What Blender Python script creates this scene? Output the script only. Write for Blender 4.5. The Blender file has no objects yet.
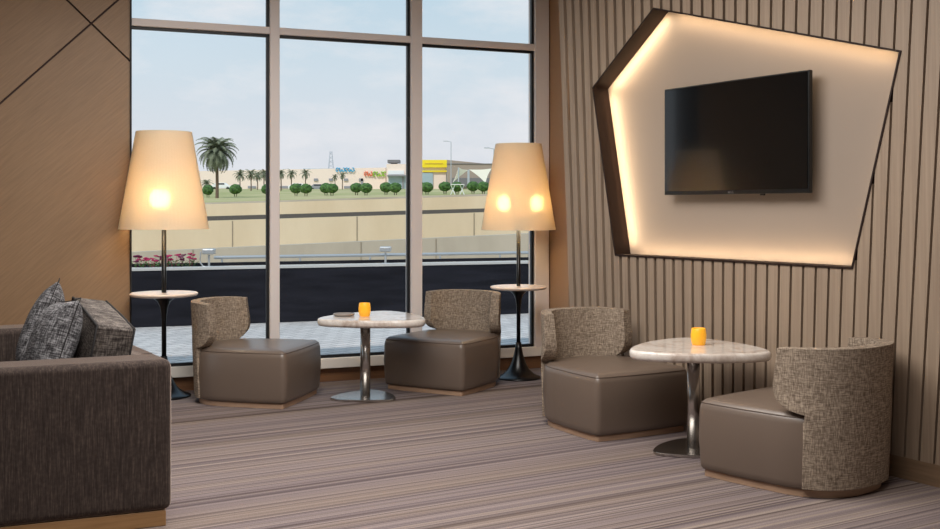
import bpy, bmesh, math, random
from mathutils import Vector, Matrix
random.seed(7)
C = bpy.context.scene.collection
SC = bpy.context.scene

# ------------------------------------------------------------------ camera
F = 1100.0; HZ = 207.0; EYE = 1.4
cam = bpy.data.cameras.new('camera'); camo = bpy.data.objects.new('camera', cam); C.objects.link(camo)
camo.location = (0, 0, EYE); camo.rotation_euler = (math.pi/2, 0, 0)
cam.sensor_width = 36; cam.lens = 36*F/940; cam.shift_y = -(264.5-HZ)/940
cam.clip_end = 800
SC.camera = camo
# ------------------------------------------------------------------ world
w = bpy.data.worlds.new('sky'); SC.world = w; w.use_nodes = True
nt = w.node_tree; nt.nodes.clear()
def N(nt, t, **k):
    n = nt.nodes.new(t)
    for a, b in k.items(): setattr(n, a, b)
    return n
def lin(c):
    return tuple(((v/255)/12.92 if v/255 <= .04045 else ((v/255+.055)/1.055)**2.4) for v in c[:3]) + (1,)
tc = N(nt, 'ShaderNodeTexCoord'); sx = N(nt, 'ShaderNodeSeparateXYZ'); nt.links.new(tc.outputs['Generated'], sx.inputs[0])
rmp = N(nt, 'ShaderNodeValToRGB'); nt.links.new(sx.outputs['Z'], rmp.inputs[0])
el = rmp.color_ramp.elements
el[0].position = 0.0; el[0].color = lin((216, 219, 226))
el[1].position = 0.5; el[1].color = lin((150, 190, 220))
for p, c in ((.05, (211, 216, 223)), (.12, (200, 214, 224)), (.19, (186, 208, 222))):
    e = rmp.color_ramp.elements.new(p); e.color = lin(c)
mp = N(nt, 'ShaderNodeMapping'); mp.inputs['Scale'].default_value = (1, 1, 2.6); nt.links.new(tc.outputs['Generated'], mp.inputs[0])
cn = N(nt, 'ShaderNodeTexNoise'); cn.inputs['Scale'].default_value = 9; cn.inputs['Detail'].default_value = 7; cn.inputs['Roughness'].default_value = .58
nt.links.new(mp.outputs[0], cn.inputs[0])
cr = N(nt, 'ShaderNodeValToRGB'); cr.color_ramp.elements[0].position = .46; cr.color_ramp.elements[1].position = .72
cr.color_ramp.elements[1].color = (.62, .62, .62, 1)
nt.links.new(cn.outputs[0], cr.inputs[0])
mx = N(nt, 'ShaderNodeMix', data_type='RGBA'); nt.links.new(cr.outputs[0], mx.inputs[0]); nt.links.new(rmp.outputs[0], mx.inputs[6])
mx.inputs[7].default_value = lin((232, 230, 232))
bg = N(nt, 'ShaderNodeBackground'); bg.inputs[1].default_value = 1.12; nt.links.new(mx.outputs[2], bg.inputs[0])
wo = N(nt, 'ShaderNodeOutputWorld'); nt.links.new(bg.outputs[0], wo.inputs[0])
# ------------------------------------------------------------------ sun and added ceiling fill
sl = bpy.data.lights.new('sun', 'SUN'); sl.energy = 2.5; sl.angle = .03; sl.color = (1, .96, .9)
so = bpy.data.objects.new('sun', sl); C.objects.link(so); so.location = (-10, 0, 30)
so.rotation_euler = Vector((.3, .56, -.77)).to_track_quat('-Z', 'Y').to_euler()
def area(name, loc, d, sx_, sy_, e, col, spread=180):
    l = bpy.data.lights.new(name, 'AREA'); l.shape = 'RECTANGLE'; l.size = sx_; l.size_y = sy_; l.energy = e; l.color = col
    l.spread = math.radians(spread)
    o = bpy.data.objects.new(name, l); C.objects.link(o); o.location = loc
    o.rotation_euler = Vector(d).to_track_quat('-Z', 'Y').to_euler(); return o
area('ceiling_fill', (-.8, 5.3, 3.27), (0, 0, -1), 2.6, 2.6, 168, (1, .97, .93), 180)  # unseen area light added to fill the room from overhead
area('ceiling_fill', (.1, 3.2, 3.27), (0, 0, -1), 2.4, 2.0, 92, (1, .97, .93), 180)  # second added fill, set to light the window wall from the front
# ------------------------------------------------------------------ exposure
vs = SC.view_settings; vs.view_transform = 'Standard'; vs.look = 'None'; vs.gamma = 1; vs.exposure = 0
vs.use_curve_mapping = False

# ================================================================== helpers
def P(px, py, d): return Vector(((px-470)/F*d, d, EYE+(HZ-py)/F*d))
def fl(px, py):
    d = F*EYE/(py-HZ); return Vector(((px-470)/F*d, d, 0))
def X(px, d): return (px-470)/F*d
def Z(py, d): return EYE+(HZ-py)/F*d

def tag(o, label=None, cat=None, group=None, kind=None):
    if label: o['label'] = label
    if cat: o['category'] = cat
    if group: o['group'] = group
    if kind: o['kind'] = kind
    return o
def empty(name, loc, rz=0, **k):
    o = bpy.data.objects.new(name, None); C.objects.link(o); o.location = loc; o.rotation_euler = (0, 0, rz)
    o.empty_display_size = .1
    return tag(o, **k)
def obj(name, bm, mat, parent=None, smooth=False, bevel=0, seg=2, ang=35, fix=True, sub=0):
    if fix: bmesh.ops.recalc_face_normals(bm, faces=bm.faces)
    me = bpy.data.meshes.new(name); bm.to_mesh(me); bm.free()
    for m in (mat if isinstance(mat, (list, tuple)) else [mat]): me.materials.append(m)
    o = bpy.data.objects.new(name, me); C.objects.link(o)
    if smooth or bevel:
        me.polygons.foreach_set('use_smooth', [True]*len(me.polygons))
    if smooth and not bevel:
        for p_ in me.polygons:
            if len(p_.vertices) > 4: p_.use_smooth = False
    if bevel:
        b = o.modifiers.new('bevel', 'BEVEL'); b.width = bevel; b.segments = seg; b.limit_method = 'ANGLE'
        b.angle_limit = math.radians(ang); b.harden_normals = True
    if sub:
        s = o.modifiers.new('sub', 'SUBSURF'); s.levels = sub; s.render_levels = sub
    if parent: o.parent = parent
    return o
def B(): return bmesh.new()
def box(bm, c, s, M=None, mi=0):
    vs_ = []
    for dx in (-.5, .5):
        for dy in (-.5, .5):
            for dz in (-.5, .5):
                v = Vector((c[0]+dx*s[0], c[1]+dy*s[1], c[2]+dz*s[2]))
                vs_.append(bm.verts.new(M @ v if M else v))
    for f in ((0,1,3,2),(4,6,7,5),(0,4,5,1),(2,3,7,6),(0,2,6,4),(1,5,7,3)):
        fc = bm.faces.new([vs_[i] for i in f]); fc.material_index = mi
    return bm
def lathe(bm, prof, n=40, c=(0,0,0), close=True):
    rings = []
    for r, z in prof:
        if r < 1e-6: rings.append([bm.verts.new((c[0], c[1], c[2]+z))])
        else: rings.append([bm.verts.new((c[0]+r*math.cos(2*math.pi*i/n), c[1]+r*math.sin(2*math.pi*i/n), c[2]+z)) for i in range(n)])
    for a, b in zip(rings, rings[1:]):
        for i in range(n):
            j = (i+1) % n
            if len(a) == 1 and len(b) == 1: continue
            if len(a) == 1: bm.faces.new((a[0], b[i], b[j]))
            elif len(b) == 1: bm.faces.new((a[i], a[j], b[0]))
            else: bm.faces.new((a[i], a[j], b[j], b[i]))
    return bm
def tube(bm, pts, r, n=8, closed=False, taper=None):
    pts = [Vector(p) for p in pts]; rings = []; m = len(pts)
    for k, p in enumerate(pts):
        if closed: t = (pts[(k+1) % m]-pts[k-1])
        else: t = pts[min(k+1, m-1)]-pts[max(k-1, 0)]
        t.normalize(); u = t.orthogonal().normalized() if abs(t.z) > .95 else Vector((0,0,1)).cross(t).normalized()
        v = t.cross(u); rr = r*(taper[k] if taper else 1)
        rings.append([bm.verts.new(p+rr*(math.cos(2*math.pi*i/n)*u+math.sin(2*math.pi*i/n)*v)) for i in range(n)])
    rng = range(m) if closed else range(m-1)
    for k in rng:
        a, b = rings[k], rings[(k+1) % m]
        for i in range(n): bm.faces.new((a[i], a[(i+1) % n], b[(i+1) % n], b[i]))
    if not closed: bm.faces.new(rings[0][::-1]); bm.faces.new(rings[-1])
    return bm
def prism(bm, pts, z0, z1, mi=0):
    a = [bm.verts.new((p[0], p[1], z0)) for p in pts]; b = [bm.verts.new((p[0], p[1], z1)) for p in pts]; n = len(pts)
    fs = [bm.faces.new(a[::-1]), bm.faces.new(b)]
    for i in range(n): fs.append(bm.faces.new((a[i], a[(i+1) % n], b[(i+1) % n], b[i])))
    for f in fs: f.material_index = mi
    return bm
def sphere(bm, c, r, s=(1,1,1), sub=2, jit=0):
    ret = bmesh.ops.create_icosphere(bm, subdivisions=sub, radius=1)
    for v in ret['verts']:
        k = r*(1+jit*(random.random()-.5))
        v.co = Vector((c[0]+v.co.x*k*s[0], c[1]+v.co.y*k*s[1], c[2]+v.co.z*k*s[2]))
    return bm
def dup(o, parent=None, loc=None, rz=None, sc=None):
    c = o.copy(); C.objects.link(c)
    if parent: c.parent = parent
    if loc is not None: c.location = loc
    if rz is not None: c.rotation_euler = (0, 0, rz)
    if sc is not None: c.scale = (sc,)*3
    for ch in [x for x in bpy.data.objects if x.parent == o]: dup(ch, c)
    return c

# ---------------------------------------------------------------- materials
def mat(name, col=(128,128,128), rough=.5, metal=0, spec=.5, emit=None, es=0, trans=0, coat=0):
    m = bpy.data.materials.new(name); m.use_nodes = True
    p = m.node_tree.nodes['Principled BSDF']
    p.inputs['Base Color'].default_value = lin(col); p.inputs['Roughness'].default_value = rough; p.inputs['Metallic'].default_value = metal
    p.inputs['Specular IOR Level'].default_value = spec
    if emit: p.inputs['Emission Color'].default_value = lin(emit); p.inputs['Emission Strength'].default_value = es
    if coat: p.inputs['Coat Weight'].default_value = coat; p.inputs['Coat Roughness'].default_value = .05
    return m
def pr(m): return m.node_tree.nodes['Principled BSDF']
def ramp(nt, fac, stops, interp='LINEAR'):
    r = N(nt, 'ShaderNodeValToRGB'); r.color_ramp.interpolation = interp
    e = r.color_ramp.elements
    while len(e) > 1: e.remove(e[-1])
    e[0].position = stops[0][0]; e[0].color = lin(stops[0][1])
    for p, c in stops[1:]:
        x = e.new(p); x.color = lin(c)
    nt.links.new(fac, r.inputs[0]); return r.outputs[0]
def noise(nt, vec, scale=5, detail=3, rough=.5, dist=0):
    n = N(nt, 'ShaderNodeTexNoise'); n.inputs['Scale'].default_value = scale; n.inputs['Detail'].default_value = detail
    n.inputs['Roughness'].default_value = rough; n.inputs['Distortion'].default_value = dist
    nt.links.new(vec, n.inputs['Vector']); return n.outputs[0]
def mapped(nt, src='Object', scale=(1,1,1), rot=(0,0,0)):
    t = N(nt, 'ShaderNodeTexCoord'); a = N(nt, 'ShaderNodeMapping'); a.inputs['Rotation'].default_value = rot
    nt.links.new(t.outputs[src], a.inputs[0])
    b = N(nt, 'ShaderNodeMapping'); b.inputs['Scale'].default_value = scale; nt.links.new(a.outputs[0], b.inputs[0])
    return b.outputs[0]
def mixc(nt, f, a, b, mode='MIX'):
    m = N(nt, 'ShaderNodeMix', data_type='RGBA', blend_type=mode)
    for s, i in ((f, 0), (a, 6), (b, 7)):
        if isinstance(s, (int, float)): m.inputs[i].default_value = s
        elif isinstance(s, tuple): m.inputs[i].default_value = s if len(s) == 4 else lin(s)
        else: nt.links.new(s, m.inputs[i])
    return m.outputs[2]
def math_(nt, op, a, b=None):
    m = N(nt, 'ShaderNodeMath', operation=op)
    for i, s in enumerate((a, b)):
        if s is None: continue
        if isinstance(s, (int, float)): m.inputs[i].default_value = s
        else: nt.links.new(s, m.inputs[i])
    return m.outputs[0]
def bump(m, h, st=.2, dist=.01):
    nt = m.node_tree; b = N(nt, 'ShaderNodeBump'); b.inputs['Strength'].default_value = st; b.inputs['Distance'].default_value = dist
    nt.links.new(h, b.inputs['Height']); nt.links.new(b.outputs[0], pr(m).inputs['Normal'])
def setc(m, c): m.node_tree.links.new(c, pr(m).inputs['Base Color'])

def wood(name, c1, c2, rough=.5, scale=(30,30,1.2), rot=(0,0,0)):
    m = mat(name, c1, rough); nt = m.node_tree
    v = mapped(nt, 'Object', scale, rot); f = noise(nt, v, 1, 5, .6)
    setc(m, ramp(nt, f, ((.3, c1), (.7, c2)))); return m
def tweed(name, dark, mid, light, sc=90, rough=.9, bias=.5, ax=2):
    m = mat(name, mid, rough, spec=.15); nt = m.node_tree
    h_ = [sc*1.6]*3; h_[ax] = sc*.28; g_ = [sc*.22]*3; g_[ax] = sc*2.2; v1 = mapped(nt, 'Object', h_); v2 = mapped(nt, 'Object', g_)
    a = noise(nt, v1, 1, 2, .6); b = noise(nt, v2, 1, 2, .6)
    s = math_(nt, 'ADD', math_(nt, 'MULTIPLY', a, .5), math_(nt, 'MULTIPLY', b, .5))
    setc(m, ramp(nt, s, ((bias-.12, dark), (bias, mid), (bias+.12, light)))); bump(m, s, .35, .004); return m

M = {}
# carpet
m = mat('striped_carpet', (150,130,118), .95, spec=.05); nt = m.node_tree
ca = math.atan2(1, 1810/F)
v = mapped(nt, 'Object', (1, 1, 1), (0, 0, -ca))
s0 = N(nt, 'ShaderNodeMapping'); s0.inputs['Scale'].default_value = (.05, 17, 1); nt.links.new(v, s0.inputs[0])
n1 = noise(nt, s0.outputs[0], 1, 3, .65)
s1 = N(nt, 'ShaderNodeMapping'); s1.inputs['Scale'].default_value = (.12, 55, 1); nt.links.new(v, s1.inputs[0])
n2 = noise(nt, s1.outputs[0], 1, 2, .6)
s2 = N(nt, 'ShaderNodeMapping'); s2.inputs['Scale'].default_value = (.03, 3.2, 1); s2.inputs['Location'].default_value = (3, 5, 0); nt.links.new(v, s2.inputs[0])
n3 = noise(nt, s2.outputs[0], 1, 2, .5)
base = ramp(nt, n1, ((.30, (70,60,57)), (.41, (124,110,104)), (.5, (170,155,144)), (.57, (130,116,110)), (.68, (192,177,158))))
fine = ramp(nt, n2, ((.32, (40,33,32)), (.43, (112,99,94)), (.55, (150,136,127)), (.66, (198,180,150))))
c = mixc(nt, .52, base, fine)
n3c = ramp(nt, n3, ((.36, (96,88,96)), (.5, (130,118,114)), (.64, (160,140,106))))
c = mixc(nt, .2, c, n3c)
s4 = N(nt, 'ShaderNodeMapping'); s4.inputs['Scale'].default_value = (.02, 7.5, 1); s4.inputs['Location'].default_value = (9, 2.3, 0); nt.links.new(v, s4.inputs[0])
n5 = noise(nt, s4.outputs[0], 1, 1, .4)
line = ramp(nt, n5, ((.0, (0,0,0)), (.485, (0,0,0)), (.497, (200,200,200)), (.503, (200,200,200)), (.515, (0,0,0))))
c = mixc(nt, line, c, (70,56,50))
sp = N(nt, 'ShaderNodeMapping'); sp.inputs['Scale'].default_value = (160, 220, 1); nt.links.new(v, sp.inputs[0])
n4 = noise(nt, sp.outputs[0], 1, 2, .7)
sh = ramp(nt, n4, ((.3, (205,205,205)), (.7, (255,255,255))))
c = mixc(nt, 1.0, c, sh, 'MULTIPLY')
c = mixc(nt, 1.0, c, (244,243,255), 'MULTIPLY')
setc(m, c); bump(m, n4, .3, .004); M['carpet'] = m

M['slat'] = wood('slat_oak', (140,120,102), (162,142,122), .55, (60,60,1.5))
M['slat_gap'] = mat('slat_backing', (28,18,11), .8)
M['base_oak'] = wood('skirting_oak', (118,94,72), (138,112,88), .55, (3,3,60))
M['bronze'] = mat('bronze_trim', (38,22,15), .6, spec=.25)
M['niche'] = mat('niche_panel', (150,136,124), .5, spec=.3)
m = mat('veneer', (150,116,80), .5); nt = m.node_tree
v = mapped(nt, 'Object', (8, 8, 130), (0, math.radians(42), 0)); f1 = noise(nt, v, .6, 4, .6); f2 = noise(nt, mapped(nt, 'Object', (1,1,1)), 1.2, 2)
setc(m, ramp(nt, math_(nt, 'ADD', math_(nt, 'MULTIPLY', f1, .6), math_(nt, 'MULTIPLY', f2, .4)), ((.34, (136,107,78)), (.64, (154,123,92))))); M['veneer'] = m
M['groove'] = mat('groove_dark', (58,32,20), .7)
M['brown_wall'] = mat('brown_wall_paint', (150,118,90), .7)
M['plaster'] = mat('ceiling_paint', (205,196,184), .8)
M['alu'] = mat('window_aluminium', (224,214,210), .45)
M['alu_sill'] = mat('window_sill', (236,228,218), .45)
M['gasket'] = mat('gasket_black', (14,14,18), .5)
M['sill_wood'] = wood('window_skirting_wood', (112,76,50), (138,98,66), .5, (3,3,60))
def pane_mat(name):
    m = bpy.data.materials.new(name); m.use_nodes = True; nt = m.node_tree; nt.nodes.clear()
    t = N(nt, 'ShaderNodeBsdfTransparent'); t.inputs[0].default_value = (.985, .985, .985, 1)
    g = N(nt, 'ShaderNodeBsdfGlossy'); g.inputs['Roughness'].default_value = .12
    f = N(nt, 'ShaderNodeFresnel'); f.inputs[0].default_value = 1.08
    x = N(nt, 'ShaderNodeMixShader'); o = N(nt, 'ShaderNodeOutputMaterial')
    nt.links.new(f.outputs[0], x.inputs[0]); nt.links.new(t.outputs[0], x.inputs[1]); nt.links.new(g.outputs[0], x.inputs[2]); nt.links.new(x.outputs[0], o.inputs[0]); return m
M['glass'] = pane_mat('window_glass')
M['leather'] = mat('brown_leather', (107,92,81), .35, spec=.65)
nt = M['leather'].node_tree; bump(M['leather'], noise(nt, mapped(nt, 'Object', (1,1,1)), 160, 3), .08, .002)
M['tweed'] = tweed('stool_tweed', (102,88,76), (138,123,108), (174,158,140), 115)
M['plinth'] = wood('plinth_wood', (160,128,104), (184,152,126), .5, (6,6,60))
M['seam'] = mat('seam_thread', (100,85,74), .5)
m = mat('marble', (214,204,194), .12); nt = m.node_tree
v = mapped(nt, 'Object', (1, 1, 1)); d1 = noise(nt, v, 5, 8, .65, 1.2); d2 = noise(nt, v, 30, 4, .6)
setc(m, mixc(nt, .25, ramp(nt, d1, ((.35, (176,156,142)), (.46, (212,200,190)), (.6, (226,218,210)), (.72, (196,180,166)))), ramp(nt, d2, ((.4, (190,175,162)), (.6, (232,226,220)))))); M['marble'] = m
M['chrome'] = mat('brushed_steel', (190,186,182), .26, 1)
M['candle'] = mat('amber_glass', (244,172,40), .3, emit=(250,176,40), es=.3)  # emission put in for light passing through the glass
M['wax'] = mat('candle_wax', (250,214,120), .5, emit=(255,190,70), es=.8)  # glow put into the wax; no flame is built
M['wick'] = mat('candle_wick', (40,30,24), .8)
M['black_gloss'] = mat('black_lacquer', (8,8,10), .3)
# lampshade
m = bpy.data.materials.new('shade_fabric'); m.use_nodes = True; nt = m.node_tree; nt.nodes.clear()
df = N(nt, 'ShaderNodeBsdfDiffuse'); tl = N(nt, 'ShaderNodeBsdfTranslucent'); rf = N(nt, 'ShaderNodeBsdfRefraction')
v = mapped(nt, 'Object', (90, 90, 500)); col = ramp(nt, noise(nt, v, 1, 2), ((.3, (238,226,204)), (.7, (246,236,218))))
for n in (df, tl): nt.links.new(col, n.inputs[0])
rf.inputs['Roughness'].default_value = .6; rf.inputs['IOR'].default_value = 1.1; rf.inputs[0].default_value = lin((255,236,200))
a = N(nt, 'ShaderNodeMixShader'); a.inputs[0].default_value = .08; b = N(nt, 'ShaderNodeMixShader'); b.inputs[0].default_value = .38
o_ = N(nt, 'ShaderNodeOutputMaterial')
nt.links.new(df.outputs[0], a.inputs[1]); nt.links.new(tl.outputs[0], a.inputs[2]); nt.links.new(a.outputs[0], b.inputs[1]); nt.links.new(rf.outputs[0], b.inputs[2]); nt.links.new(b.outputs[0], o_.inputs[0])
M['shade'] = m
M['bulb'] = mat('bulb_glow', (255,230,180), .4, emit=(255,234,200), es=40)
M['tray'] = mat('tray_stone', (226,206,190), .25)
M['sofa'] = mat('sofa_weave', (70,58,52), .95, spec=.08); m = M['sofa']; nt = m.node_tree
f = noise(nt, mapped(nt, 'Object', (170,170,9)), 1, 3, .7); g_ = noise(nt, mapped(nt, 'Object', (60,60,60)), 1, 2)
setc(m, ramp(nt, math_(nt, 'ADD', math_(nt, 'MULTIPLY', f, .75), math_(nt, 'MULTIPLY', g_, .25)), ((.36, (52,45,43)), (.5, (66,57,53)), (.68, (92,80,74))))); bump(m, f, .2, .003); pr(m).inputs['Sheen Weight'].default_value = 1.0; pr(m).inputs['Sheen Roughness'].default_value = .35; pr(m).inputs['Sheen Tint'].default_value = lin((236,214,200))
M['sofa_plinth'] = wood('sofa_plinth_wood', (150,112,72), (176,136,92), .45, (4,4,60))
M['sofa_seat'] = tweed('seat_cushion_weave', (40,34,32), (62,54,50), (90,80,74), 70)
M['pillow'] = tweed('pillow_tweed', (42,40,42), (94,92,94), (160,158,160), 85, bias=.49, ax=1)
M['cushion'] = tweed('cushion_tweed', (50,45,43), (84,77,73), (124,116,110), 95)
M['piping'] = mat('dark_piping', (30,26,26), .8)
M['tv_body'] = mat('tv_plastic', (12,12,13), .3)
M['tv_screen'] = mat('tv_screen', (8,10,12), .12, coat=.3)
M['logo'] = mat('logo_silver', (120,120,122), .4, .5)
# exterior
m = mat('paving', (176,172,170), .85); nt = m.node_tree
br = N(nt, 'ShaderNodeTexBrick'); nt.links.new(mapped(nt, 'Object', (1,1,1), (0,0,math.radians(-48))), br.inputs[0])
br.inputs['Scale'].default_value = 2.1; br.inputs['Color1'].default_value = lin((204,200,197)); br.inputs['Color2'].default_value = lin((184,180,178)); br.inputs['Mortar'].default_value = lin((132,128,128))
br.inputs['Mortar Size'].default_value = .018; br.inputs['Mortar Smooth'].default_value = .4; setc(m, br.outputs[0]); M['paving'] = m
m = mat('planter_cladding', (30,31,42), .55, spec=.2); nt = m.node_tree
setc(m, ramp(nt, noise(nt, mapped(nt, 'Object', (1,1,8)), 1.5, 4), ((.35, (20,20,27)), (.65, (33,33,41))))); M['planter'] = m
M['coping'] = mat('planter_coping', (196,194,190), .7)
m = mat('planter_gravel', (180,172,160), .9); nt = m.node_tree
setc(m, ramp(nt, noise(nt, mapped(nt), 40, 3), ((.35, (150,140,128)), (.65, (206,198,186))))); M['gravel'] = m
def conc(name, c1, c2):
    m = mat(name, c1, .9); nt = m.node_tree
    setc(m, ramp(nt, noise(nt, mapped(nt, 'Object', (.6, .6, .25)), 1, 5, .6), ((.35, c1), (.65, c2)))); return m
M['conc_grey'] = conc('grey_concrete', (168,158,142), (186,176,160))
M['conc_beige'] = conc('beige_concrete', (212,192,160), (224,206,176))
M['conc_strip'] = mat('dark_guard', (84,80,76), .8)
M['conc_joint'] = mat('joint_dark', (150,138,120), .9)
m = mat('dry_grass', (150,150,96), .95); nt = m.node_tree
setc(m, ramp(nt, noise(nt, mapped(nt, 'Object', (.15,.15,.15)), 1, 6, .7), ((.3, (138,148,82)), (.5, (168,164,112)), (.7, (196,182,140))))); M['grass'] = m
M['leaf'] = mat('bush_leaf', (58,92,38), .8)
nt = M['leaf'].node_tree; setc(M['leaf'], ramp(nt, noise(nt, mapped(nt), 9, 4), ((.35, (40,70,26)), (.65, (84,122,56)))))
M['frond'] = mat('palm_frond', (122,128,104), .8)
M['trunk'] = mat('palm_trunk', (112,92,76), .9)
M['petal'] = mat('magenta_petal', (176,22,84), .7)
M['petal_dark'] = mat('purple_petal', (112,18,70), .7)
M['flower_leaf'] = mat('flower_leaf', (70,104,44), .8)
M['silver'] = mat('silver_paint', (190,192,194), .4, .6)
M['mall'] = mat('mall_wall', (246,226,212), .9)
M['mall_dark'] = mat('mall_grey', (150,150,156), .7)  # even grey for windows, doorways, trim and one car
M['mall_glass'] = mat('mall_glass', (168,188,196), .3)
M['sign_blue'] = mat('sign_blue', (60,170,215), .6)
M['sign_green'] = mat('sign_green', (150,190,70), .6)
M['sign_orange'] = mat('sign_orange', (230,120,80), .6)
M['sign_yellow'] = mat('sign_yellow', (252,226,40), .5)
M['white'] = mat('white_paint', (238,238,236), .6)
M['taupe'] = mat('taupe_wall', (164,148,136), .85)
M['sail'] = mat('sail_fabric', (252,246,234), .8)
M['pole_grey'] = mat('pole_grey', (184,190,198), .6)
M['roof_grey'] = mat('roof_grey', (120,118,120), .8)
M['car_glass'] = mat('car_glass', (50,56,62), .2)
M['tyre'] = mat('tyre', (30,30,32), .8)
M['sand'] = mat('sandy_ground', (200,184,156), .95)

# ================================================================== room frame of reference
WA = fl(131, 394.2); WB = fl(545, 367.5)
dW = (WB-WA).normalized(); nW = Vector((dW.y, -dW.x, 0))            # nW points into the room
if nW.y > 0: nW = -nW
S0 = fl(940, 488); dS = Vector((-660, F, 0)).normalized(); nS = Vector((dS.y, -dS.x, 0))   # nS points into the wall
MW = Matrix(((dW.x, -nW.x, 0, WA.x), (dW.y, -nW.y, 0, WA.y), (0, 0, 1, 0), (0, 0, 0, 1)))  # local x along window, y outward
MS = Matrix(((dS.x, nS.x, 0, S0.x), (dS.y, nS.y, 0, S0.y), (0, 0, 1, 0), (0, 0, 0, 1)))     # local x along wall (away), y into the wall
def hitW(px, py, off=0):   # -> (u, z) on the window plane shifted outward by off
    r = Vector(((px-470)/F, 1, (HZ-py)/F)); o = WA-nW*off
    k = (o.dot(nW))/(r.dot(nW)); q = r*k
    return (q-WA).dot(dW), EYE+q.z
def hitS(px, py, off=0):
    r = Vector(((px-470)/F, 1, (HZ-py)/F)); o = S0+nS*off
    k = (o.dot(nS))/(r.dot(nS)); q = r*k
    return (q-S0).dot(dS), EYE+q.z
CEIL = 3.3
LW = (WB-WA).length
# ---------------------------------------------------------------- floor, ceiling, hidden walls
q0 = WA-dW*5.0; q1 = WB+dW*.9; S_OUT = .62
qb = WB                                       # recessed wall behind the slats starts at the window's right end
q2 = WB-dS*0.0+nS*0.0
r_near = S0+nS*.75-dS*(5.48+4.6)/dS.y
room = [q0, WB+nS*.02+Vector((0,0,0)), None]
rec_far = WB.copy(); rec_near = WB-dS*((WB.y+4.5)/dS.y)
plan = [q0, rec_far, rec_near, Vector((-6.5, -4.5, 0)), Vector((-6.5, q0.y, 0))]
bm = B(); prism(bm, [(p.x-(.3 if i in (0,4) else 0), p.y) for i, p in enumerate(plan)], -.12, 0)
tag(obj('floor', bm, M['carpet']), kind='structure')
bm = B(); cp = [q0-nW*.25-dW*.3, WB-nW*.25+dW*.35, rec_near+Vector((.6,-.2,0)), Vector((-6.9,-4.7,0)), Vector((-6.9,q0.y,0))]
prism(bm, [(p.x, p.y) for p in cp], CEIL, CEIL+.2)
tag(obj('ceiling', bm, M['plaster']), kind='structure')
bm = B(); box(bm, (-1.0, -4.6, CEIL/2), (13.5, .15, CEIL)); tag(obj('wall_back', bm, M['plaster']), kind='structure')
bm = B(); box(bm, (-6.7, -.6, CEIL/2), (.15, 8.2, CEIL)); tag(obj('wall_side', bm, M['plaster']), kind='structure')
# recessed wall behind / beside the slatted wall
MR = Matrix(((dS.x, nS.x, 0, WB.x), (dS.y, nS.y, 0, WB.y), (0,0,1,0), (0,0,0,1)))
bm = B(); box(bm, (-8.0+.02, .10, CEIL/2), (16.3, .16, CEIL), MR); tag(obj('wall_recess', bm, M['brown_wall']), kind='structure')

# ---------------------------------------------------------------- slatted wall with five-sided niche
tF, _ = hitS(567.5, 300)
ta, _ = hitS(611.9, 290); tb, _ = hitS(931.7, 320); pitch = (ta-tb)/28
def lean(t, z):
    """slats fan very slightly: in-plane slope taken along the wall"""
    q = S0+dS*t; px = 470+F*q.x/q.y
    sl = .037-.090*(px-562)/358
    q2 = S0+dS*(t+.01); dpx = (F*q2.x/q2.y-F*q.x/q.y)/.01
    return t + sl*(-(F/q.y)*(z-1.3))/dpx
pent_px = [(654, 9), (900, 52), (852, 267.5), (616, 254.5), (593.5, 88)]
pent = [hitS(*p) for p in pent_px]
DEP = .13
def span(t):
    zs = []
    for (a, za), (b, zb) in zip(pent, pent[1:]+pent[:1]):
        if (a-t)*(b-t) <= 0 and a != b: zs.append(za+(zb-za)*(t-a)/(b-a))
    return (min(zs), max(zs)) if len(zs) >= 2 else None
def clip(poly, p, d, side, off):
    nrm = Vector((-d.y, d.x))*side; out = []
    f = [(Vector(q)-p).dot(nrm)-off for q in poly]
    for i in range(len(poly)):
        j = (i+1) % len(poly)
        if f[i] >= 0: out.append(Vector(poly[i]))
        if f[i]*f[j] < 0: k = f[i]/(f[i]-f[j]); out.append(Vector(poly[i])+(Vector(poly[j])-Vector(poly[i]))*k)
    return out
bmS = B()
BASE_H = .112
def slat_poly(pl):
    fr = [bmS.verts.new(MS @ Vector((q.x, 0, q.y))) for q in pl]; bk = [bmS.verts.new(MS @ Vector((q.x, .058, q.y))) for q in pl]
    n = len(pl); bmS.faces.new(fr); bmS.faces.new(bk[::-1])
    for i in range(n): bmS.faces.new((fr[i], bk[i], bk[(i+1) % n], fr[(i+1) % n]))
pc2 = Vector((sum(p[0] for p in pent)/5, sum(p[1] for p in pent)/5))
i0 = int(round((tF-ta)/pitch))
slw = pitch*.77
for i in range(-i0-1, 46):
    slw = pitch*(.62+.22*min(1, max(0, (i+6)/28)))   # gaps widened at the window end, standing in for shaded slat sides
    t1 = ta-pitch*i-pitch*.10; t0 = t1-slw         # slat from t1 (far) to t0 (near)
    if t1 > tF+.02: continue
    rest = [Vector((lean(t, z), z)) for t, z in ((t0, BASE_H), (t1, BASE_H), (t1, CEIL), (t0, CEIL))]
    for k in range(5):                                # the slat minus the five sided opening
        a, b = Vector(pent[k]), Vector(pent[(k+1) % 5]); d = (b-a).normalized()
        sd = 1 if (pc2-a).dot(Vector((-d.y, d.x))) > 0 else -1
        outp = clip(rest, a, d, -sd, .006)
        if len(outp) > 2: slat_poly(outp)
        rest = clip(rest, a, d, sd, -.006)
        if len(rest) < 3: break
tN = ta-pitch*46
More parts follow.
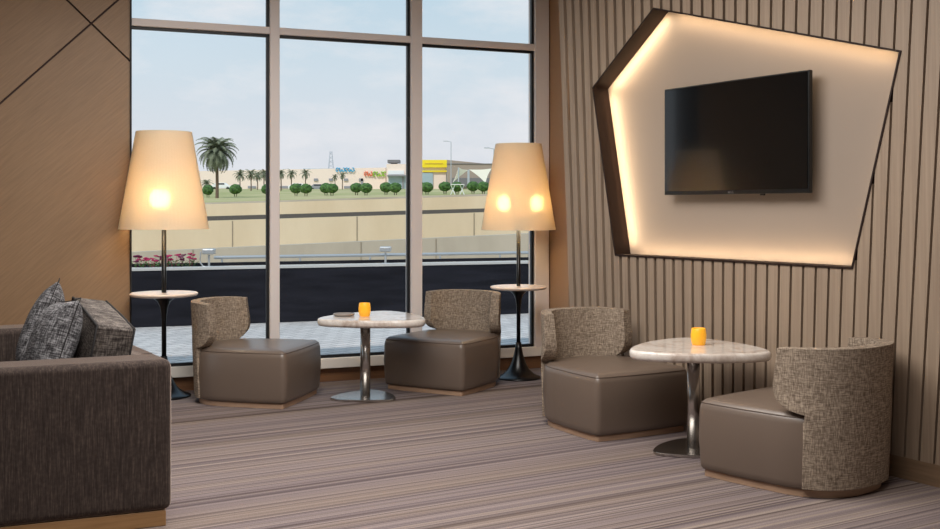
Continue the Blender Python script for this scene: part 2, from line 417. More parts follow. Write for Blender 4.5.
# backing with hole
bmB = B()
outer = [(tF+.01, 0), (tN-9, 0), (tN-9, CEIL), (tF+.01, CEIL)]
ov = [bmB.verts.new(MS @ Vector((t, .06, z))) for t, z in outer]; iv = [bmB.verts.new(MS @ Vector((t, .06, z))) for t, z in pent]
eds = [bmB.edges.new((a, b)) for a, b in zip(ov, ov[1:]+ov[:1])]+[bmB.edges.new((a, b)) for a, b in zip(iv, iv[1:]+iv[:1])]
bmesh.ops.triangle_fill(bmB, use_beauty=True, edges=eds)
pc = Vector((sum(p[0] for p in pent)/5, 0, sum(p[1] for p in pent)/5))
for f in list(bmB.faces):
    c_ = MS.inverted() @ f.calc_center_median()
    s = span(c_.x)
    if s and s[0] < c_.z < s[1] and all(v in iv for v in f.verts): bmB.faces.remove(f)
wr = obj('wall_right', bmB, M['slat_gap'], fix=False); tag(wr, kind='structure')
sl_ = obj('slats', bmS, M['slat'], wr)
bm = B(); box(bm, (tF+.006, .31, CEIL/2), (.012, .6, CEIL), MS)
obj('end_panel', bm, M['brown_wall'], wr)
bm = B(); box(bm, ((tN+tN-7)/2, .02, (CEIL+BASE_H)/2), (7, .04, CEIL-BASE_H), MS); obj('plain_panel', bm, M['slat'], wr)
bm = B(); box(bm, ((tF+tN-7)/2, .022, BASE_H/2), (tF-tN+7, .044, BASE_H), MS)
tag(obj('baseboard_right', bm, M['base_oak']), kind='structure')
# niche box: dark sides, pale back, thin front lip
niche = empty('tv_niche', MS @ Vector((pc.x, 0, 0)), 0, kind='structure')
niche.name = 'wall_niche'
def inv(o):
    o.parent = niche; o.matrix_parent_inverse = Matrix.Translation(-niche.location); return o
def ring_scale(k): return [(pc.x+(t-pc.x)*k, pc.z+(z-pc.z)*k) for t, z in pent]
def wpt(t, d, z): return MS @ Vector((t, d, z))
bm = B()
o1 = [(t, z) for t, z in pent]
def offs(dd):
    # offset polygon outward by dd
    out = []; n = len(pent); area2 = sum(pent[i][0]*pent[(i+1)%n][1]-pent[(i+1)%n][0]*pent[i][1] for i in range(n)); sg = 1 if area2 > 0 else -1
    L = []
    for i in range(n):
        a, b = Vector(pent[i]), Vector(pent[(i+1)%n]); d = (b-a).normalized(); nn = Vector((d.y, -d.x))*sg; L.append((a+nn*dd, d))
    for i in range(n):
        (p, d), (q, e) = L[i-1], L[i]
        den = d.x*e.y-d.y*e.x; k = ((q.x-p.x)*e.y-(q.y-p.y)*e.x)/den; r = p+d*k; out.append((r.x, r.y))
    return out
pin, pout = offs(-.002), offs(.009)
n = 5
v = {}
for nm, pl, d in (('fi', pin, -.006), ('fo', pout, -.006), ('bi', pin, DEP+.01), ('bo', pout, DEP+.01)):
    v[nm] = [bm.verts.new(wpt(t, d, z)) for t, z in pl]
for i in range(n):
    j = (i+1) % n
    bm.faces.new((v['fi'][i], v['fi'][j], v['fo'][j], v['fo'][i])); bm.faces.new((v['fi'][i], v['bi'][i], v['bi'][j], v['fi'][j]))
    bm.faces.new((v['fo'][i], v['fo'][j], v['bo'][j], v['bo'][i])); bm.faces.new((v['bi'][i], v['bo'][i], v['bo'][j], v['bi'][j]))
inv(obj('bronze_surround', bm, M['bronze']))
bm = B(); po = offs(.007)
a = [bm.verts.new(wpt(t, DEP, z)) for t, z in po]; b = [bm.verts.new(wpt(t, DEP+.02, z)) for t, z in po]
bm.faces.new(a); bm.faces.new(b[::-1])
for i in range(n): bm.faces.new((a[i], b[i], b[(i+1)%n], a[(i+1)%n]))
inv(obj('back_panel', bm, M['niche']))
# LED strips along the sides of the niche (lamps of the place)
LED = {0: 1.6, 1: .3, 2: 1.4, 3: 3.4, 4: 3.4}     # A-B top, B-C right, C-D bottom, D-E left low, E-A left high
for i in range(n):
    a, b = Vector(pin[i]), Vector(pin[(i+1) % n]); mid = (a+b)/2; L = (b-a).length
    dv = (b-a).normalized(); cen = Vector((pc.x, pc.z)); nn = Vector((-dv.y, dv.x))
    if nn.dot(cen-mid) < 0: nn = -nn
    wn = (MS.to_3x3() @ Vector((nn.x, .62, nn.y))).normalized()
    l = bpy.data.lights.new('led_strip', 'AREA'); l.shape = 'RECTANGLE'; l.size = L*.9; l.size_y = .008; l.spread = math.radians(165); l.energy = LED[i]*L/1.2; l.color = (1, .74, .46)
    o = bpy.data.objects.new('led_strip', l); C.objects.link(o)
    p = mid+nn*.006; o.location = wpt(p.x, DEP-.062, p.y)
    ex = (MS.to_3x3() @ Vector((dv.x, 0, dv.y))).normalized(); ez = -wn; ey = ez.cross(ex)
    o.rotation_euler = Matrix((ex, ey, ez)).transposed().to_euler(); o.parent = niche; o.matrix_parent_inverse = Matrix.Translation(-niche.location)

# ---------------------------------------------------------------- window wall
win = empty('window_1', WA, math.atan2(dW.y, dW.x), kind='structure')
MWL = Matrix.Identity(4)
def u_of(px, off=0): return hitW(px, 250, off)[0]
OUT = .05    # gasket plane lies this far outside of the inner mullion faces
sill_t = hitW(330, 357.5)[1]; sill_b = hitW(330, 367.5)[1]
tr_b = hitW(330, (25.5+.0657*(330-131)))[1]; tr_t = hitW(330, (18.4+.0667*(330-131)))[1]
mull = [(u_of(129.5), u_of(131)), (u_of(268.8), u_of(278.3)), (u_of(409.3), u_of(420.3)), (u_of(533), u_of(546.5))]
for a, b in mull:
    mm = M['gasket'] if a == mull[0][0] else M['alu']
    bm = B(); box(bm, ((a+b)/2, .02, (sill_t+CEIL)/2-.002), (b-a, .14, CEIL-sill_t), None)
    obj('mullion', bm, mm, win, bevel=.004)
for (a0, a1), (b0, b1) in zip(mull, mull[1:]):
    L, R = a1, b0
    bm = B(); box(bm, ((L+R)/2, .022, (tr_t+tr_b)/2), (R-L, .135, tr_t-tr_b)); obj('transom', bm, M['alu'], win, bevel=.004)
    for z0, z1 in ((sill_t, tr_b), (tr_t, CEIL)):
        g = .022; y = -.002
        bm = B()
        gl_ = .004; box(bm, (L+gl_/2, y, (z0+z1)/2), (gl_, .03, z1-z0)); box(bm, (R-g/2, y, (z0+z1)/2), (g, .03, z1-z0))
        gb_ = .024 if z0 < 1 else .004; box(bm, ((L+R)/2, y, z0+gb_/2), (R-L, .03, gb_)); box(bm, ((L+R)/2, y, z1-g/2), (R-L, .03, g))
        gk = obj('gasket', bm, M['gasket'], win)
        bm = B(); box(bm, ((L+R)/2, y+.004, (z0+z1)/2), (R-L-.01, .008, z1-z0-.01)); obj('glass_pane', bm, M['glass'], win)
bm = B(); box(bm, ((mull[0][0]+mull[3][1])/2, .045, (sill_t+sill_b)/2), (mull[3][1]-mull[0][0], .19, sill_t-sill_b)); obj('window_sill', bm, M['alu_sill'], win, bevel=.004)
bm = B(); box(bm, ((mull[0][0]+mull[3][1])/2, .10, sill_b/2), (mull[3][1]-mull[0][0], .2, sill_b)); o = obj('skirting', bm, M['sill_wood'], win)

# ---------------------------------------------------------------- left wall of veneer panels split by diagonal grooves
uR = u_of(130.0, -.03); yF = -.03
wl = empty('wall_left', WA, math.atan2(dW.y, dW.x), kind='structure')
bm = B(); box(bm, (uR-2.3, yF+.155, CEIL/2), (4.6, .27, CEIL)); obj('wall_core', bm, M['groove'], wl)
g1a, g1b = Vector(hitW(0, 103.5, -.03)), Vector(hitW(118, 0, -.03)); g2a, g2b = Vector(hitW(67, 0, -.03)), Vector(hitW(131, 62, -.03))
rect = [Vector((uR-4.6, 0)), Vector((uR, 0)), Vector((uR, CEIL)), Vector((uR-4.6, CEIL))]
bm = B()
for s1_ in (1, -1):
    for s2_ in (1, -1):
        pl = clip(clip(rect, g1a, (g1b-g1a).normalized(), s1_, .007), g2a, (g2b-g2a).normalized(), s2_, .007)
        if len(pl) < 3: continue
        a = [bm.verts.new((q.x, yF, q.y)) for q in pl]; b = [bm.verts.new((q.x, yF+.018, q.y)) for q in pl]
        bm.faces.new(a); bm.faces.new(b[::-1])
        for i in range(len(pl)): bm.faces.new((a[i], b[i], b[(i+1) % len(pl)], a[(i+1) % len(pl)]))
obj('veneer_panels', bm, M['veneer'], wl)

# ================================================================== furniture
A_ = .355; YF = .39; YB = -.39
def outline(off=0, n_rear=40, ns=10):
    """closed plan of the stool seat, counter-clockwise, starting at rear centre; off = outward offset"""
    pts = []
    a, b, y0 = A_, .36, -.03
    ex = 2/2.45
    def rear(t):   # t -pi/2..pi/2 measured from rear centre
        s, c_ = math.sin(t), math.cos(t)
        return Vector((a*math.copysign(abs(s)**ex, s), y0-b*abs(c_)**ex))
    half = []
    for k in range(n_rear+1):
        half.append(rear(math.pi/2*k/n_rear))
    rc = .035
    yq = YF-rc
    for k in range(1, ns): half.append(Vector((a+.008*math.sin(math.pi*k/ns), y0+(yq-y0)*k/ns)))
    for k in range(7):
        t = math.pi/2*k/6; half.append(Vector((a-rc+rc*math.cos(t), yq+rc*math.sin(t))))
    for k in range(1, 9):
        x = (a-rc)*(1-k/8); half.append(Vector((x, YF+.012*(1-(x/(a-rc))**2))))
    left = [Vector((-p.x, p.y)) for p in half[1:-1]][::-1]
    pts = half+left
    if off:
        n = len(pts); out = []
        for i in range(n):
            t = (pts[(i+1) % n]-pts[i-1]).normalized(); out.append(pts[i]+Vector((t.y, -t.x))*off)
        pts = out
    return pts
def loft(bm, rings, cap0=True, cap1=True):
    vr = [[bm.verts.new((p.x, p.y, z)) for p in pl] for pl, z in rings]
    n = len(vr[0])
    for a, b in zip(vr, vr[1:]):
        for i in range(n): bm.faces.new((a[i], a[(i+1) % n], b[(i+1) % n], b[i]))
    if cap0: bm.faces.new(vr[0][::-1])
    if cap1: bm.faces.new(vr[-1])
    return bm
SEAT = .405
def make_stool(ylo=-.275, yhi=-.15):
    root = empty('lounge_stool', (0,0,0))
    bm = B(); loft(bm, [(outline(-.022), .0), (outline(-.022), .036)]); obj('plinth', bm, M['plinth'], root, bevel=.003)
    bm = B()
    R = [(outline(-.03), .036), (outline(-.012), .039), (outline(-.003), .05), (outline(0), .075), (outline(.010), .22), (outline(.004), .35), (outline(-.002), .372), (outline(-.012), .388), (outline(-.026), .399), (outline(-.034), .403)]
    base = outline(-.034)
    for k, z in ((.8, .408), (.55, .411), (.3, .413), (.1, .414)): R.append(([Vector((p.x*k, -.02+(p.y+.02)*k)) for p in base], z))
    loft(bm, R); obj('seat', bm, M['leather'], root, smooth=True)
    bm = B(); tube(bm, [(p.x, p.y, .384) for p in outline(-.008)][::1], .0035, 6, True); obj('seam', bm, M['seam'], root, smooth=True)
    # wrap-around back
    H = .725
    ol = outline(); nrear = 40
    half = ol[:nrear+10]
    cum = [0]
    for p, q in zip(half, half[1:]): cum.append(cum[-1]+(q-p).length)
    def at(s):
        sg = 1 if s >= 0 else -1; s = abs(s)
        for i in range(len(cum)-1):
            if s <= cum[i+1] or i == len(cum)-2:
                k = (s-cum[i])/(cum[i+1]-cum[i]); p = half[i].lerp(half[i+1], k); t = (half[i+1]-half[i]).normalized(); break
        nr = Vector((t.y, -t.x)); return Vector((p.x*sg, p.y)), Vector((nr.x*sg, nr.y))
    def s_at_y(y):
        for i in range(len(half)-1):
            if half[i].x > .1 and half[i].y <= y <= half[i+1].y: return cum[i]+(cum[i+1]-cum[i])*(y-half[i].y)/(half[i+1].y-half[i].y)
    Slo, Shi = s_at_y(ylo), s_at_y(yhi)
    rows = [.044, .06, .15, .28, .36, .40]
    rr = .12
    rows += [.405+rr*(1-math.cos(math.pi/2*k/7)) for k in range(1, 8)] + [.58, .64, .69, H]
    nc = 44
    bm = B(); OV, IV = [], []
    for z in rows:
        if z <= .402: S = Slo
        elif z < .405+rr:
            k = 1-(z-.405)/rr; S = Slo+(Shi-Slo)*math.sqrt(max(0, 1-k*k))*1.0
            S = max(S, Slo)
        else: S = Shi-.015*(z-.525)/.2
        zo = .014; tuck = 1-.035*min(1, max(0, (z-.40)/.1)); ly = -.032*max(0, (z-.05)/.675)
        zi = -.002 if z < .39 else (-.075 if z > .41 else -.06)
        ro, ri = [], []
        for j in range(nc+1):
            s = S*(2*j/nc-1); p, nr = at(s)
            dip = -.012*(abs(2*j/nc-1)**3)*(1 if z > .6 else 0)
            po_ = p+nr*zo; pi_ = p+nr*(zi+(.018*(z-.4)/.32 if z > .41 else 0))
            ro.append(bm.verts.new((po_.x*tuck, po_.y+ly, z+dip))); ri.append(bm.verts.new((pi_.x*tuck, pi_.y+ly*(z > .41), z+dip)))
        OV.append(ro); IV.append(ri)
    nr_ = len(rows)
    for k in range(nr_-1):
        for j in range(nc):
            bm.faces.new((OV[k][j], OV[k][j+1], OV[k+1][j+1], OV[k+1][j])); bm.faces.new((IV[k][j+1], IV[k][j], IV[k+1][j], IV[k+1][j+1]))
        for j in (0, nc): bm.faces.new((OV[k][j], OV[k+1][j], IV[k+1][j], IV[k][j]) if j == 0 else (OV[k+1][j], OV[k][j], IV[k][j], IV[k+1][j]))
    for j in range(nc):
        bm.faces.new((OV[0][j+1], OV[0][j], IV[0][j], IV[0][j+1])); bm.faces.new((OV[-1][j], OV[-1][j+1], IV[-1][j+1], IV[-1][j]))
    obj('backrest', bm, M['tweed'], root, bevel=.022, seg=4, ang=50)
    return root
STOOLS = [((-1.58, 8.02), (.975, -.22), 'brown leather stool with tweed back beside the left floor lamp'),
          ((-.165, 8.62), (-.5, -.866), 'brown leather stool with tweed back in front of the right floor lamp'),
          ((.87, 7.03), (.49, -.872), 'brown leather stool with tweed back at the far end of the slatted wall'),
          ((1.71, 5.665), (-.64, .768), 'nearest brown leather stool, tweed back turned to the camera, by the slatted wall')]
first = None
for (x, y), f, lab in STOOLS:
    s = make_stool() if first is None else (make_stool(-.215, -.045) if lab.startswith('nearest') else dup(first))
    if first is None: first = s
    s.location = (x, y, 0); s.rotation_euler = (0, 0, math.atan2(-f[0], f[1]))
    tag(s, lab, 'stool', 'low lounge stools with wraparound tweed backs')

# ---------------------------------------------------------------- tables
def reuleaux(R, rc=.06, bulge=1.0, n=14):
    """rounded three-sided plan, one side towards -y; R = corner distance"""
    cs = [Vector((R*math.cos(a), R*math.sin(a))) for a in (math.radians(210), math.radians(330), math.radians(90))]
    side = (cs[0]-cs[1]).length; rad = side*bulge; pts = []
    for i in range(3):
        a, b = cs[i], cs[(i+1) % 3]; mid = (a+b)/2; nrm = -mid.normalized(); h = math.sqrt(rad**2-(side/2)**2); cen = mid+nrm*h
        a0 = math.atan2(a.y-cen.y, a.x-cen.x); a1 = math.atan2(b.y-cen.y, b.x-cen.x)
        while a1 < a0: a1 += 2*math.pi
        seg = [cen+Vector((math.cos(a0+(a1-a0)*k/n), math.sin(a0+(a1-a0)*k/n)))*rad for k in range(n+1)]
        pts += seg[:-1]
    # round the corners by smoothing
    for _ in range(int(rc*100)):
        m_ = len(pts); pts = [(pts[i-1]+pts[i]*2+pts[(i+1) % m_])/4 for i in range(m_)]
    return pts
def off2(pts, d):
    n = len(pts); out = []
    for i in range(n):
        t = (pts[(i+1) % n]-pts[i-1]).normalized(); out.append(pts[i]+Vector((t.y, -t.x))*d)
    return out
TZ = .60
def make_table():
    r = empty('side_table', (0,0,0))
    pl = [q+Vector((.075,0)) for q in reuleaux(.468, .05, 1.06, 18)]
    bm = B(); loft(bm, [(off2(pl, -.03), TZ-.056), (off2(pl, -.008), TZ-.051), (off2(pl, 0), TZ-.036), (off2(pl, 0), TZ-.014), (off2(pl, -.006), TZ-.003), (off2(pl, -.014), TZ)])
    obj('tabletop', bm, M['marble'], r, smooth=True)
    bm = B(); tube(bm, [(0,0,.018), (0,0,TZ-.068)], .037, 28); obj('pole', bm, M['chrome'], r, smooth=True)
    bp = reuleaux(.285, .04, 1.05, 16)
    bm = B(); loft(bm, [(off2(bp, -.004), 0), (bp, .004), (bp, .014), (off2(bp, -.006), .018)]); obj('base_plate', bm, M['chrome'], r)
    bm = B(); lathe(bm, [(0, TZ-.069), (.085, TZ-.069), (.09, TZ-.067), (.09, TZ-.057), (0, TZ-.057)], 24); obj('mounting_flange', bm, M['chrome'], r)
    return r
t1 = make_table(); p = fl(365.3, 397.7); t1.location = p; t1.rotation_euler = (0, 0, math.radians(-6))
tag(t1, 'marble topped side table on a steel pole in front of the window', 'table', 'three sided marble side tables')
t2 = dup(t1)
for ch in [o for o in bpy.data.objects if o.parent == t2 and o.name.startswith('tabletop')]: ch.location.x = -.06
p2 = fl(693.5, 450.6); t2.location = p2; t2.rotation_euler = (0, 0, math.radians(-4))
tag(t2, 'marble topped side table on a steel pole in front of the slatted wall', 'table', 'three sided marble side tables')
def make_candle(loc):
    r = empty('candle_holder', loc)
    pr_ = [(0, 0), (.034, 0), (.038, .004), (.044, .035), (.045, .06), (.040, .095), (.038, .098), (.035, .095), (.039, .06), (.038, .035), (.030, .012), (0, .012)]
    bm = B(); lathe(bm, pr_, 28); obj('glass_cup', bm, M['candle'], r, smooth=True)
    bm = B(); lathe(bm, [(0, .014), (.026, .014), (.028, .045), (0, .045)], 20); w_ = obj('wax', bm, M['wax'], r, smooth=True)
    bm = B(); tube(bm, [(0,0,.045), (.001,0,.056)], .0015, 6); obj('wick', bm, M['wick'], w_)
    return r
d1_ = p.y; k1 = Vector((X(364.6, d1_-.02), d1_-.02, TZ)); c1 = make_candle(k1)
tag(c1, 'amber glass candle holder on the table by the window', 'candle holder', 'amber candle holders')
c2 = dup(c1); c2.location = (X(698.5, p2.y+.06), p2.y+.06, TZ); tag(c2, 'amber glass candle holder on the table by the slatted wall', 'candle holder', 'amber candle holders')
bm = B(); lathe(bm, [(0, 0), (.06, 0), (.075, .004), (.08, .016), (.076, .018), (.068, .010), (0, .008)], 32)
o = obj('dish', bm, mat('dish_stone', (150,138,128), .4), smooth=True); o.location = (X(344, d1_+.02), d1_+.02, TZ); tag(o, 'small low stone dish beside the candle on the window table', 'dish')

# ---------------------------------------------------------------- floor lamps
def make_lamp():
    r = empty('floor_lamp', (0,0,0))
    prof = [(0, 0), (.19, 0), (.195, .006), (.19, .014), (.165, .022), (.13, .04), (.10, .068), (.075, .105), (.055, .15), (.04, .20), (.03, .25), (.024, .30), (0, .30)]
    bm = B(); lathe(bm, prof, 48); obj('base', bm, M['black_gloss'], r, smooth=True)
    bm = B(); tube(bm, [(0,0,.28), (0,0,1.30)], .0175, 20); obj('pole', bm, M['black_gloss'], r, smooth=True)
    bm = B(); lathe(bm, [(.0178, .74), (.2, .74), (.235, .745), (.245, .755), (.245, .762), (.238, .768), (.0178, .768)], 56); obj('tray', bm, M['tray'], r, smooth=False)
    bm = B(); lathe(bm, [(.0178, .56), (.02, .60), (.028, .66), (.045, .70), (.075, .725), (.09, .7395), (.0178, .7395)], 32); obj('tray_support', bm, M['black_gloss'], r, smooth=True)
    bm = B(); lathe(bm, [(.318, 1.238), (.325, 1.238), (.201, 1.955), (.195, 1.955), (.318, 1.238)], 72); obj('lamp_shade', bm, M['shade'], r, smooth=False)
    bm = B()
    for a in range(3):
        t = 2*math.pi*a/3; tube(bm, [(0,0,1.30), (.205*math.cos(t), .205*math.sin(t), 1.31), (.308*math.cos(t), .308*math.sin(t), 1.262)], .003, 6)
    lathe(bm, [(0, 1.28), (.022, 1.28), (.022, 1.32), (0, 1.32)], 16); obj('shade_carrier', bm, M['black_gloss'], r)
    return r
def bulbs(r, offs_):
    for x, y in offs_:
        bm = B(); sphere(bm, (x, y, 1.46), .055, (1,1,1.25), 3); b = obj('bulb', bm, M['bulb'], r, smooth=True)
        bm = B(); tube(bm, [(0, 0, 1.305), (x*.6, y*.6, 1.325), (x, y, 1.36), (x, y, 1.415)], .009, 8); obj('socket', bm, M['black_gloss'], b)
pL = fl(164, 396.6); pR = fl(518.5, 378)
l1 = make_lamp(); l2 = dup(l1)
l1.location = pL; l2.location = pR; l2.scale = (.94, .94, .98)
bulbs(l1, ((-.006, -.15), (-.05, .14))); bulbs(l2, ((-.13, -.05), (.16, .02)))
tag(l1, 'black floor lamp with round tray and cream shade, left by the sofa', 'lamp', 'floor lamps by the window')
tag(l2, 'black floor lamp with round tray and cream shade, right by the slatted wall', 'lamp', 'floor lamps by the window')

# ---------------------------------------------------------------- television
tvd = .035
ul, zul = hitS(664.2, 88.8, tvd); ur, zur = hitS(809.3, 70.1, tvd); _, zll = hitS(667.5, 194.6, tvd); _, zlr = hitS(810, 193.8, tvd)
tw = ul-ur; zt = (zul+zur)/2; zb = (zll+zlr)/2; th = zt-zb; tcen = (ul+ur)/2
RS = math.atan2(-dS.y, -dS.x)        # local x runs along the wall towards the camera, local -y faces the room
tv = empty('television', wpt(tcen, tvd, zb), RS, label='black flat television mounted on the pale five sided wall niche', cat='television')
bm = B(); box(bm, (0, .015, th/2), (tw, .03, th)); obj('case', bm, M['tv_body'], tv, bevel=.006)
bm = B(); box(bm, (0, -.002, th/2+.008), (tw-.026, .003, th-.036)); obj('screen', bm, M['tv_screen'], tv)
bm = B(); box(bm, (0, .0625, th/2), (.34, .065, .3)); obj('wall_bracket', bm, M['tv_body'], tv)
bm = B(); lathe(bm, [(0, -.006), (.006, -.006), (.006, 0), (0, 0)], 16); 
for v_ in bm.verts: v_.co = Vector((v_.co.x-.016, v_.co.z-.0, v_.co.y+.012))
obj('logo_roundel', bm, M['logo'], tv)
fc = bpy.data.curves.new('logo', 'FONT'); fc.body = 'LG'; fc.size = .022; fc.extrude = .001; fc.align_x = 'LEFT'; fc.align_y = 'CENTER'
fo = bpy.data.objects.new('logo_text', fc); C.objects.link(fo); fo.parent = tv; fo.location = (-.005, -.002, .012); fo.rotation_euler = (math.pi/2, 0, 0); fc.materials.append(M['logo'])
bpy.context.view_layer.update()
lm = bpy.data.meshes.new_from_object(fo.evaluated_get(bpy.context.evaluated_depsgraph_get()))
lo = bpy.data.objects.new('logo_lettering', lm); C.objects.link(lo); lo.parent = tv; lo.location = fo.location.copy(); lo.rotation_euler = (math.pi/2, 0, 0)
bpy.data.objects.remove(fo)
bm = B(); box(bm, (.25, .012, -.004), (.03, .012, .01)); obj('sensor', bm, M['tv_body'], tv)

# ---------------------------------------------------------------- sofa
sc_ = fl(173, 526); sdir = dS; sx_ = dW
RSF = math.atan2(dW.y, dW.x)         # local x along window (right), local y along its normal outward
sofa = empty('sofa', sc_, 0, label='dark charcoal brown sofa on a wooden plinth, in the left foreground', cat='sofa')
MSF = Matrix(((dW.x, dS.x, 0, 0), (dW.y, dS.y, 0, 0), (0,0,1,0), (0,0,0,1)))   # x right (outer back face at 0), y away along the back
LEN = 1.86; DPT = 1.05; HH = .732
bm = B(); box(bm, (-DPT/2-.01, LEN/2, .035), (DPT-.03, LEN-.03, .07), MSF); obj('plinth', bm, M['sofa_plinth'], sofa, bevel=.004)
bm = B(); box(bm, (-DPT/2, .125, (HH+.07)/2), (DPT, .25, HH-.07), MSF); obj('armrest', bm, M['sofa'], sofa, bevel=.035, seg=5)
bm = B(); box(bm, (-DPT/2, LEN-.125, (HH+.07)/2), (DPT, .25, HH-.07), MSF); obj('armrest', bm, M['sofa'], sofa, bevel=.035, seg=5)
bm = B(); box(bm, (-.04, LEN/2, (HH+.07)/2), (.08, LEN-.502, HH-.072), MSF); obj('back', bm, M['sofa'], sofa, bevel=.03, seg=4)
bm = B(); box(bm, (-DPT/2-.06, LEN/2, .19), (DPT-.122, LEN-.502, .238), MSF); obj('seat_base', bm, M['sofa'], sofa, bevel=.01)
for k in range(2):
    L2 = (LEN-.51)/2
    bm = B(); box(bm, (-DPT/2-.06, .253+L2*(k+.5), .38), (DPT-.124, L2-.006, .14), MSF); obj('seat_cushion', bm, M['sofa_seat'], sofa, bevel=.03, seg=4)
# back cushion: boxed, piped, lying against the low back, far end a little higher
SW = Matrix.Translation(sc_) @ MSF
def boxed(name, cen, size, Mx, mt, parent=None, puff=.03, piping=True):
    bm = B(); nx, ny, nz = 6, 12, 8
    grid = {}
    bmesh.ops.create_cube(bm, size=1)
    bmesh.ops.subdivide_edges(bm, edges=bm.edges[:], cuts=7, use_grid_fill=True)
    for v_ in bm.verts:
        x, y, z = v_.co*2
        px_ = (1-y*y)*(1-z*z)*puff; ex = 1+px_/(size[0]/2) if abs(x) > .99 else 1
        v_.co = Vector((x*size[0]/2*ex, y*size[1]/2, z*size[2]/2*(1+.02*(1-y*y))))
    me_o = obj(name, bm, mt, parent, bevel=0, smooth=False)
    b = me_o.modifiers.new('bevel', 'BEVEL'); b.width = .018; b.segments = 3; b.limit_method = 'ANGLE'; b.angle_limit = math.radians(50); b.harden_normals = True
    me_o.data.polygons.foreach_set('use_smooth', [True]*len(me_o.data.polygons))
    me_o.matrix_world = Mx @ Matrix.Translation(cen)
    if piping:
        for sx2 in (-1, 1):
            bm = B(); hx, hy, hz = size[0]/2*sx2*.985, size[1]/2*.985, size[2]/2*.985
            pts = [(hx, -hy, -hz), (hx, 0, -hz*1.02), (hx, hy, -hz), (hx, hy, 0), (hx, hy, hz), (hx, 0, hz*1.02), (hx, -hy, hz), (hx, -hy, 0)]
            tube(bm, pts, .006, 6, True); pp = obj('piping', bm, M['piping'], me_o, smooth=True)
    return me_o
ca_ = Matrix.Rotation(math.radians(4.5), 4, 'X') @ Matrix.Rotation(math.radians(9), 4, 'Y')
bc = boxed('back_cushion', (0,0,0), (.17, .82, .42), SW @ Matrix.Translation((-.178, .71, .682)) @ ca_, M['cushion'])
tag(bc, 'brown grey boxed back cushion with dark piping, rightmost on the sofa', 'cushion')
def pillow(cen, size, rot, lab):
    bm = B(); n = 15; T = {}
    for s in (1, -1):
        for i in range(n+1):
            for j in range(n+1):
                u, v_ = 2*i/n-1, 2*j/n-1
                edge = (i in (0, n) or j in (0, n))
                if s == -1 and edge: T[s, i, j] = T[1, i, j]; continue
                th_ = size[2]/2*((1-abs(u)**2.6)*(1-abs(v_)**2.6))**.55
                pinch = 1-.05*(1-v_*v_) if True else 1; pin2 = 1-.05*(1-u*u)
                T[s, i, j] = bm.verts.new((u*size[0]/2*pinch, v_*size[1]/2*pin2, s*th_+random.uniform(-.002,.002)))
    for s in (1, -1):
        for i in range(n):
            for j in range(n):
                q = [T[s, i, j], T[s, i+1, j], T[s, i+1, j+1], T[s, i, j+1]]
                bm.faces.new(q if s == 1 else q[::-1])
    r = obj('throw_pillow', bm, M['pillow'], smooth=True, sub=1)
    r.matrix_world = Matrix.Translation(cen) @ rot
    bm = B(); pts = []
    for u, v_ in [(2*k/n-1, -1) for k in range(n)]+[(1, 2*k/n-1) for k in range(n)]+[(1-2*k/n, 1) for k in range(n)]+[(-1, 1-2*k/n) for k in range(n)]:
        pts.append((u*size[0]/2*(1-.05*(1-v_*v_)), v_*size[1]/2*(1-.05*(1-u*u)), 0))
    tube(bm, pts, .0025, 6, True); obj('piping', bm, M['piping'], r, smooth=True)
    tag(r, lab, 'pillow', 'tweed throw pillows on the sofa'); return r
def face_rot(nrm, roll=0):
    """matrix whose local z is nrm, local y is as near up as can be, then rolled"""
    z = Vector(nrm).normalized(); x = Vector((0,0,1)).cross(z).normalized(); y = z.cross(x)
    return Matrix((x, y, z)).transposed().to_4x4() @ Matrix.Rotation(roll, 4, 'Z')
pillow(P(52, 346, 5.18), (.46, .46, .19), face_rot((-.80, -.50, .34), math.radians(6)), 'grey tweed throw pillow in front, leaning against the boxed back cushion')
pillow(P(40.5, 331, 5.62), (.49, .49, .17), face_rot((-.93, -.28, .36), math.radians(14)), 'grey tweed throw pillow standing tallest behind the front pillow')

# ================================================================== outside
g0 = fl(200, 325); g1 = fl(506, 314)
dP = (g1-g0).normalized(); nP = Vector((-dP.y, dP.x, 0))
MP = Matrix(((dP.x, nP.x, 0, g0.x), (dP.y, nP.y, 0, g0.y), (0,0,1,0), (0,0,0,1)))
bm = B()
tp = [q0-nW*.22-dW*8, WB-nW*.22+dW*16, WB-nW*.22+dW*16+nP*7, q0-nW*.22-dW*8+nP*8]
prism(bm, [(a.x, a.y) for a in tp], -.1, -.005); tag(obj('terrace', bm, M['paving']), kind='structure')
bm = B(); box(bm, (0, 240, -.3), (800, 510, .36)); tag(obj('ground', bm, M['sand']), kind='structure')
PH = .685
pln = empty('planter_wall', (0,0,0), kind='structure')
bm = B(); box(bm, (2, .3, PH/2-.02), (30, .6, PH-.04), MP); box(bm, (2, .62, PH/2), (30, .04, PH+.045), MP); obj('cladding_and_shadow_strip', bm, M['planter'], pln)  # raised dark back strip stands in for the shadow gap under the pipe
bm = B(); box(bm, (2, .07, PH-.015), (30, .14, .03), MP); obj('coping', bm, M['coping'], pln)
bm = B(); box(bm, (2, .37, PH-.028), (30, .46, .02), MP); obj('gravel_bed', bm, M['gravel'], pln)
def onP(px, v_):  # point on planter line offset v_ at pixel column
    r = (px-470)/F; o = g0+nP*v_; k = (o.x-r*o.y)/(r*dP.y-dP.x); return o+dP*k
